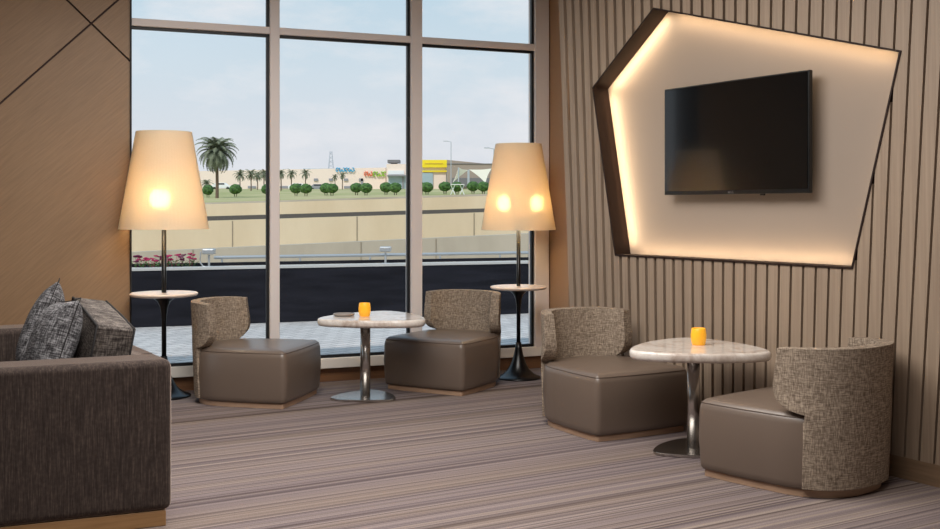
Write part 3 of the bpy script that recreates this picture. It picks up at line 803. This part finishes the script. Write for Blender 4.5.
# flowers
def flower_plant(loc, k):
    r = empty('flowering_plant', loc); bm = B(); bp = B()
    for a in range(16):
        t = random.uniform(0, 6.28); rr = random.uniform(.02, .11); z = random.uniform(.02, .12)
        c_ = Vector((rr*math.cos(t), rr*math.sin(t), z)); d = Vector((math.cos(t), math.sin(t), .6)).normalized(); s_ = d.cross(Vector((0,0,1))).normalized()*.018
        tip = c_+d*.07; f_ = [bm.verts.new(q) for q in (c_, c_+d*.035+s_, tip, c_+d*.035-s_)]; bm.faces.new(f_)
    tube(bm, [(0,0,-.01), (0,0,.08)], .006, 5)
    obj('foliage', bm, M['flower_leaf'], r, fix=False)
    for a in range(5):
        t = random.uniform(0, 6.28); rr = random.uniform(.0, .09); z = random.uniform(.13, .25); c_ = Vector((rr*math.cos(t), rr*math.sin(t), z))
        tube(bp, [(c_.x*.5, c_.y*.5, .03), (c_.x, c_.y, z)], .003, 4)
        for b in range(5):
            an = b*1.2566+t; q = c_+Vector((math.cos(an)*.024, math.sin(an)*.024, .004*b)); sphere(bp, q, .02, (1,1,.7), 1)
    obj('blooms', bp, M['petal'] if k % 3 else M['petal_dark'], r, smooth=True)
    return r
side_txt = ['leftmost, nearest the veneer wall', 'second from the left', 'third from the left', 'just left of the lamp pole', 'behind the lamp pole', 'just right of the lamp pole', 'second from the right', 'rightmost of the row']
for k in range(8):
    px = 136+k*7.6; q = onP(px, .26+.2*(k % 2)); q.z = PH-.018
    fp = flower_plant(q, k); fp.scale = (.8, .8, .62); tag(fp, 'magenta flowering plant in the dark planter, '+side_txt[k], 'flower', 'flowering plants in the planter outside')
# pipe rail and floodlights
bm = B()
ra = P(213, 262.6, 13.65); zr = PH+.085
a, b = onP(214, .62), onP(560, .62)
tube(bm, [(a.x, a.y, zr), (b.x, b.y, zr)], .02, 8)
rail = empty('pipe_rail', (a.x, a.y, PH), 0, label='silver pipe rail running along the top of the dark planter', cat='rail')
o = obj('pipe', bm, M['silver'], rail); o.matrix_parent_inverse = Matrix.Translation(-rail.location)
for px in (222, 300, 370, 440, 500):
    q = onP(px, .62); bm = B(); tube(bm, [(q.x, q.y, PH+.02), (q.x, q.y, zr)], .014, 8); o = obj('post', bm, M['silver'], rail); o.matrix_parent_inverse = Matrix.Translation(-rail.location)
def floodlight(px, arm, lab):
    q = onP(px, .4); r = empty('floodlight', (q.x, q.y, PH-.03), 0, label=lab, cat='floodlight', group='floodlights on the planter')
    bm = B(); tube(bm, [(0,0,0), (0,0,.16)], .014, 8); lathe(bm, [(0,0), (.05,0), (.05,.02), (0,.02)], 16); obj('stem', bm, M['silver'], r)
    bm = B(); box(bm, (0, 0, .2), (.15, .12, .065)); obj('lamp_head', bm, M['silver'], r, bevel=.015)
    if arm:
        bm = B(); tube(bm, [(-.02,0,.01), (-.07,0,.015), (-.105,0,.06), (-.11,0,.12), (-.10,0,.2)], .009, 8); obj('curved_arm', bm, M['silver'], r)
floodlight(209, True, 'silver floodlight with a curved arm, beside the magenta flowers on the planter')
floodlight(385.5, False, 'silver floodlight on a short stem above the window table, on the planter')
# ramp walls (a road climbing to the right)
def ramp_wall(name, d, pa, pb, th_, mt, z0=-.1, x0=-60, x1=60):
    """prism across the view at distance d with its top edge through picture points pa and pb"""
    A, B_ = P(pa[0], pa[1], d), P(pb[0], pb[1], d); s = (B_.z-A.z)/(B_.x-A.x)
    zl, zr_ = A.z+s*(x0-A.x), A.z+s*(x1-A.x)
    bm = B(); vv = []
    for y in (d, d+th_):
        vv.append([bm.verts.new((x0, y, min(z0, zl-.2))), bm.verts.new((x1, y, z0)), bm.verts.new((x1, y, zr_)), bm.verts.new((x0, y, zl))])
    bm.faces.new(vv[0]); bm.faces.new(vv[1][::-1])
    for i in range(4): bm.faces.new((vv[0][i], vv[1][i], vv[1][(i+1) % 4], vv[0][(i+1) % 4]))
    return obj(name, bm, mt), s
def joints(parent, d, items, w_=.022):
    for px, y0, y1 in items:
        bm = B(); z0, z1 = Z(y1, d), Z(y0, d); box(bm, (X(px, d), d-.004, (z0+z1)/2), (w_, .02, z1-z0)); obj('joint', bm, M['conc_joint'], parent)
w1, _ = ramp_wall('ramp_wall', 25, (131, 252.3), (499, 235), .5, M['conc_grey']); tag(w1, kind='structure')
joints(w1, 25, ((193, 249.5, 264), (361, 242, 262), (436, 238.5, 262)))
w2, _ = ramp_wall('retaining_wall', 28, (208, 220.8), (499, 211.8), .6, M['conc_beige']); tag(w2, kind='structure')
joints(w2, 28, ((232.5, 221, 250), (357, 216.5, 246), (474, 213, 240)))
w3, _ = ramp_wall('guard_strip', 28.35, (208, 216.3), (499, 208.0), .2, M['conc_strip']); tag(w3, kind='structure')
w4, _ = ramp_wall('upper_wall', 33, (208, 204.2), (499, 195.5), .6, M['conc_beige']); tag(w4, kind='structure')
w5, _ = ramp_wall('parapet', 33.0+.62, (208, 202.5), (499, 193.5), .3, M['conc_grey']); tag(w5, kind='structure')
# grassy bank from the ramp up to the far ground
bm = B(); rows = []
for d, y in ((34.5, 201), (50, 194.5), (75, 190.5), (110, 189.0), (180, 189.3), (330, 192)):
    row = []
    for i in range(25):
        px = -500+i*2000/24; yy = y-(px-353)*.012*(1 if d < 60 else (.4 if d < 90 else 0))
        row.append(bm.verts.new(P(px, yy, d)))
    rows.append(row)
for a, b in zip(rows, rows[1:]):
    for i in range(24): bm.faces.new((a[i], a[i+1], b[i+1], b[i]))
tag(obj('grass_bank', bm, M['grass'], fix=False), kind='structure')
def gz(px, d):
    ds = [(34.5, 201), (50, 194.5), (75, 190.5), (110, 189.0), (180, 189.3), (330, 192)]
    for (a, ya), (b, yb) in zip(ds, ds[1:]):
        if a <= d <= b:
            k = (d-a)/(b-a); e = lambda yy, dd: yy-(px-353)*.012*(1 if dd < 60 else (.4 if dd < 90 else 0))
            return Z(e(ya, a), a)*(1-k)+Z(e(yb, b), b)*k
    return 0
# round clipped bushes
def bush(px, d, wpx, hpx, lab):
    x = X(px, d); z = gz(px, d); W = wpx*d/F; Hh = hpx*d/F
    r = empty('clipped_bush', (x, d, z), 0, label=lab, cat='bush', group='clipped bushes on the grass bank')
    bm = B(); sphere(bm, (0, 0, Hh*.25+Hh/2), 1, (W/2, W/2, Hh/2), 3, .16); obj('foliage', bm, M['leaf'], r)
    bm = B()
    for dx in (-.12, .12): tube(bm, [(dx*W*.4, 0, -.1), (dx*W, 0, Hh*.45)], W*.035, 6)
    obj('stem', bm, M['trunk'], r)
bl = [(208, 'beside the shade of the left lamp'), (235.5, 'right of the tall palm'), (267, 'half hidden by the first window bar'), (296, 'first right of the first window bar'), (306, 'second right of the first window bar'),
      (326, 'first of the pair left of the blue sign'), (332, 'second of the pair left of the blue sign'), (356.5, 'first of the pair below the green sign'), (366, 'second of the pair below the green sign'), (386, 'first of the pair left of the second window bar'), (395.5, 'second of the pair left of the second window bar'),
      (421, 'half hidden by the second window bar'), (427, 'below the yellow sign'), (445, 'below the corner of the taupe building'), (457, 'left of the white sails, by the white bench'), (473, 'between the two white sails'), (483.5, 'nearest the shade of the right lamp')]
for px, t in bl:
    bush(px, 46.4+1.4*(bl.index((px, t)) % 2), 12.5 if px not in (208, 267) else 11.5, 10, 'round clipped green bush, '+t)
# palms
def make_palm(h, nf, fl_, lab, px, d, tall=True):
    r = empty('palm_tree', (X(px, d), d, gz(px, d)), random.uniform(0, 6), label=lab, cat='palm', group='palm trees beyond the road')
    bm = B(); tube(bm, [(0,0,-.2), (h*.01,0,h*.3), (0,0,h*.7), (0,0,h)], h*.033, 10, taper=[1.15, 1, .92, 1.05]); obj('trunk', bm, M['trunk'], r)
    bm = B()
    for i in range(nf):
        az = i*2.39996; e0 = math.radians(82-125*(i/nf)); L = fl_*random.uniform(.85, 1.05)
        u = Vector((math.cos(az), math.sin(az), 0)); p_ = Vector((0,0,h)); e = e0; pts = [p_.copy()]; ns = 9
        for k in range(ns):
            p_ = p_+(u*math.cos(e)+Vector((0,0,math.sin(e))))*(L/ns); e -= math.radians(7.5+2*k*.7); pts.append(p_.copy())
        sd = u.cross(Vector((0,0,1)))
        for k in range(1, ns+1):
            t = (pts[k]-pts[k-1]).normalized(); up = sd.cross(t); ll = L*.25*math.sin(math.pi*min(1, .18+.82*k/ns))+.04*L
            for s in (-1, 1):
                for q in (0, .5):
                    b0 = pts[k-1].lerp(pts[k], q); wd = t*(L/ns*.42); tip = b0+sd*s*ll*.8+t*ll*.55-up*ll*.28
                    bm.faces.new([bm.verts.new(x) for x in (b0-wd*.3, b0+wd, tip)])
        tube(bm, pts, L*.010, 4)
    obj('crown', bm, M['frond'], r, fix=False)
    return r
make_palm(58*44/F*.80, 64, 27*44/F, 'tall feathery palm tree beside the shade of the left lamp', 217, 44)
sp = [(240, 175, 190, 7, 'first small palm right of the tall palm'), (251, 174, 190, 7, 'second small palm right of the tall palm'), (257.5, 175, 190, 6, 'third small palm right of the tall palm'), (264, 174, 190, 7, 'small palm touching the first window bar'),
      (281, 173.5, 191, 6, 'small palm just right of the first window bar'), (291.5, 173.5, 191, 6, 'second small palm right of the first window bar'), (305.5, 173.5, 191, 6, 'third small palm right of the first window bar'), (335, 177, 190, 4, 'thin palm left below the blue sign'), (342.5, 175.5, 190, 4, 'thin palm right below the blue sign'), (206.5, 184, 193, 7, 'low palm half hidden by the shade of the left lamp')]
for px, yt, yb, cw, t in sp:
    d = (76 if px in (251, 281) else (70 if px == 264 else 0) or (96 if px == 342.5 else 90)) if px > 230 else 60; h = Z(yt, d)-gz(px, d); make_palm(h, 20, cw*1.35*d/F, t, px, d)
# far buildings
def bld(name, lab, px0, px1, yt, yb, d, dep, mt, cat='building', ytr=None):
    r = empty(name, (X((px0+px1)/2, d), d, Z(yb, d)), 0, label=lab, cat=cat)
    W = (px1-px0)*d/F; Hh = (yb-yt)*d/F; Hr = (yb-(ytr if ytr is not None else yt))*d/F
    bm = B(); a = [(-W/2, -.8), (W/2, -.8), (W/2, Hr), (-W/2, Hh)]
    f0 = [bm.verts.new((x, 0, z)) for x, z in a]; f1 = [bm.verts.new((x, dep, z)) for x, z in a]
    bm.faces.new(f0); bm.faces.new(f1[::-1])
    for i in range(4): bm.faces.new((f0[i], f1[i], f1[(i+1) % 4], f0[(i+1) % 4]))
    obj('wall', bm, mt, r); r['d'] = d; r['px'] = (px0+px1)/2; r['yb'] = yb; return r
def on(r, name, px0, px1, y0, y1, mt, out=.15, th_=.3):
    d = r['d']; x0 = (px0-r['px'])*d/F; x1 = (px1-r['px'])*d/F; z0 = (r['yb']-y1)*d/F; z1 = (r['yb']-y0)*d/F
    bm = B(); box(bm, ((x0+x1)/2, -out, (z0+z1)/2), (x1-x0, th_, z1-z0)); return obj(name, bm, mt, r)
mall = bld('shopping_mall', 'long low pale building with coloured signs, beyond the palms', 20, 385.5, 174.5, 190, 300, 16, M['mall'], ytr=167.5)
for k in range(9): on(mall, 'window', 232+k*16, 240+k*16, 186.0, 188.5, M['mall_dark'])
for k in range(4): on(mall, 'doorway', 314+k*15, 318+k*15, 178.5, 181, M['mall_dark'])
on(mall, 'pier', 361, 363, 178.5, 188, M['mall_dark'])
g = empty('sign_letters', (0,0,0)); bpy.data.objects.remove(g)
def squiggle(r, name, px0, px1, y0, y1, mt, n, out):
    d = r['d']; bm = B(); x0 = (px0-r['px'])*d/F; x1 = (px1-r['px'])*d/F; z0 = (r['yb']-y1)*d/F; z1 = (r['yb']-y0)*d/F
    w_ = (x1-x0)/n; rad = (z1-z0)*.42
    for k in range(n):
        cx = x0+w_*(k+.5); cz = (z0+z1)/2; a0, a1 = ((.6, 5.2), (1.7, 6.6), (3.3, 8.2))[k % 3]
        tube(bm, [(cx+rad*math.cos(a0+(a1-a0)*j/8)*min(1, w_*.45/rad), -out, cz+rad*math.sin(a0+(a1-a0)*j/8)) for j in range(9)], rad*.34, 5)
    return obj(name, bm, mt, r)
squiggle(mall, 'blue_sign', 336, 354.5, 167.6, 171.8, M['sign_blue'], 6, .4)
squiggle(mall, 'green_sign', 373, 386.5, 171.5, 176.5, M['sign_green'], 4, .4); squiggle(mall, 'orange_sign', 364.5, 372.5, 171.5, 176, M['sign_orange'], 3, .4)
on(mall, 'roof_plant', 302, 333, 168.2, 170.5, M['mall_glass'], -3, 2)
gl = bld('glass_fronted_building', 'pale glass fronted shop building left of the yellow sign', 386.5, 419.5, 164, 190, 285, 25, M['mall'])
on(gl, 'glass_front', 388.5, 416, 176, 189, M['mall_glass']); on(gl, 'canopy', 387.5, 418, 175, 176.3, M['mall_dark'], .8, 1.6); on(gl, 'column', 402.3, 403.8, 176, 189, M['mall_dark'], .4, .4)
on(gl, 'fascia', 388, 404, 170.5, 174.5, M['white']); on(gl, 'roof_unit', 387, 399, 159.5, 162.5, M['roof_grey'], -4, 5)
on(gl, 'roof_frame', 390, 396, 162, 165, M['roof_grey'], -4, 3)
ys = bld('yellow_fronted_shop', 'pale shop with a wide bright yellow sign along its top', 423, 446, 160, 190, 275, 20, M['mall'])
on(ys, 'yellow_sign', 418, 447, 160, 167.5, M['sign_yellow'], .4, .6); on(ys, 'yellow_stripe', 418, 446.8, 170.5, 172, M['sign_yellow'], .3, .4); on(ys, 'glass_front', 420.5, 433, 173, 188, M['mall_glass'])
on(ys, 'sign_band', 425, 443, 163, 163.9, mat('sign_amber', (226,190,60), .6), .75, .15)
tb_ = bld('taupe_building', 'taupe blank walled building behind the white sails', 447, 530, 159.8, 190, 260, 20, M['taupe'], ytr=168)
on(tb_, 'dark_base', 452, 490, 178, 187, M['roof_grey'], .2, .3); on(tb_, 'roof_edge', 446.5, 497, 163.5, 164.2, M['roof_grey'], .05, .2)
def sail(pts, lab):
    d = 120; c_ = P(*pts[0], d); r = empty('shade_sail', (c_.x, d, gz(pts[0][0], d)), 0, label=lab, cat='shade sail', group='white shade sails')
    bm = B(); q = [P(px, py, d+dd) for (px, py), dd in zip(pts, (0, .6, .3))]; n = 8; V = {}
    for i in range(n+1):
        for j in range(n+1-i):
            a, b, c2 = i/n, j/n, 1-i/n-j/n; p_ = q[0]*a+q[1]*b+q[2]*c2; cen = (q[0]+q[1]+q[2])/3
            k = 1-.9*(a*b+b*c2+a*c2); p_ = p_.lerp(cen, .55*(a*b+b*c2+a*c2)*(1-3*min(a,b,c2))); V[i, j] = bm.verts.new(p_-r.location)
    for i in range(n):
        for j in range(n-i):
            bm.faces.new((V[i, j], V[i+1, j], V[i, j+1]))
            if j < n-i-1: bm.faces.new((V[i+1, j], V[i+1, j+1], V[i, j+1]))
    o = obj('canopy', bm, M['sail'], r, fix=False); sd = o.modifiers.new('solid', 'SOLIDIFY'); sd.thickness = .05
    for k in (0, 1):
        p_ = q[k]-r.location; bm = B(); tube(bm, [(p_.x, p_.y, 0), (p_.x, p_.y, p_.z)], .07, 6); obj('mast', bm, M['pole_grey'], r)
sail([(458.5, 167.5), (468, 170), (453, 182)], 'narrow white shade sail on the left, before the taupe building')
sail([(469, 169.5), (491.5, 168.5), (485.5, 183)], 'broad white shade sail on the right, before the taupe building')
def pylon():
    d = 324; r = empty('lattice_mast', (X(331, d), d, gz(331, d)-.05), 0, label='faint lattice mast rising above the long pale building', cat='mast')
    Hh = (190-149)*d/F; bm = B()
    for s in (-1, 1):
        for t in (-1, 1): tube(bm, [(s*1.3, t*1.3, 0), (s*.25, t*.25, Hh)], .09, 4)
    for k in range(9):
        z = Hh*(.1+k*.1); w_ = 1.3-1.05*z/Hh; tube(bm, [(-w_, -w_, z), (w_, -w_, z+Hh*.08)], .06, 4); tube(bm, [(w_, -w_, z), (-w_, -w_, z+Hh*.08)], .06, 4)
    obj('lattice', bm, M['pole_grey'], r); bm = B(); sphere(bm, (0,0,Hh*.55), 1.3, (1,1,.35), 2); obj('platform', bm, M['pole_grey'], r)
pylon()
def street_lamp(px, y0, d, lab):
    z0 = gz(px, d); h = Z(y0, d)-z0; r = empty('street_lamp', (X(px, d), d, z0), 0, label=lab, cat='street lamp', group='street lamps beyond the road')
    bm = B(); tube(bm, [(0,0,-.2), (0,0,h)], .05, 6); obj('pole', bm, M['pole_grey'], r)
    bm = B(); tube(bm, [(0,0,h), (-.5,0,h+.1)], .035, 5); obj('arm', bm, M['pole_grey'], r); bm = B(); box(bm, (-.65,0,h+.1), (.5,.2,.08)); obj('lantern', bm, M['pole_grey'], r)
street_lamp(494, 149, 100, 'thin grey street lamp against the sky beside the shade of the right lamp')
street_lamp(451, 142, 130, 'thin grey street lamp rising above the yellow sign')
def car(px, d, mt, lab, rz=0):
    r = empty('car', (X(px, d), d, gz(px, d)+.02), rz, label=lab, cat='car')
    bm = B(); prof = [(-2.1,.35), (2.1,.35), (2.15,.75), (1.9,.9), (1.2,.98), (.6,1.42), (-1.0,1.45), (-1.7,1.0), (-2.1,.9)]
    f0 = [bm.verts.new((x, -.85, z)) for x, z in prof]; f1 = [bm.verts.new((x, .85, z)) for x, z in prof]
    bm.faces.new(f0); bm.faces.new(f1[::-1]); n = len(prof)
    for i in range(n): bm.faces.new((f0[i], f1[i], f1[(i+1) % n], f0[(i+1) % n]))
    obj('body', bm, mt, r, bevel=.06)
    bm = B(); box(bm, (-.2, 0, 1.2), (1.7, 1.72, .3)); obj('windows', bm, M['car_glass'], r)
    for sx2 in (-1.3, 1.3):
        for sy in (-.75, .75):
            bm = B(); ret = lathe(bm, [(0,-.1), (.32,-.1), (.32,.1), (0,.1)], 16)
            for v_ in bm.verts: v_.co = Vector((v_.co.x+sx2, v_.co.z+sy, v_.co.y+.32))
            obj('wheel', bm, M['tyre'], r)
car(222, 215, M['white'], 'white parked car partly behind the tall palm trunk')
car(319, 240, M['mall_dark'], 'grey parked car before the long pale building, left of the blue sign')
car(299, 225, M['white'], 'white parked car among the small palms')
def bench(px, d, lab):
    r = empty('picnic_bench', (X(px, d), d, gz(px, d)), 0, label=lab, cat='bench')
    bm = B(); box(bm, (0,0,.42), (.55,.25,.03)); obj('tabletop', bm, M['white'], r)
    for s in (-1, 1):
        bm = B(); tube(bm, [(s*.1,0,.42), (s*.28,0,0)], .02, 6); tube(bm, [(s*.28,0,.42), (s*.1,0,0)], .02, 6); obj('leg', bm, M['white'], r)
bench(457.5, 45.5, 'white cross legged picnic bench on the bank below the left sail')
for o in list(bpy.data.objects):
    for k in ('d', 'px', 'yb'):
        if k in o: del o[k]
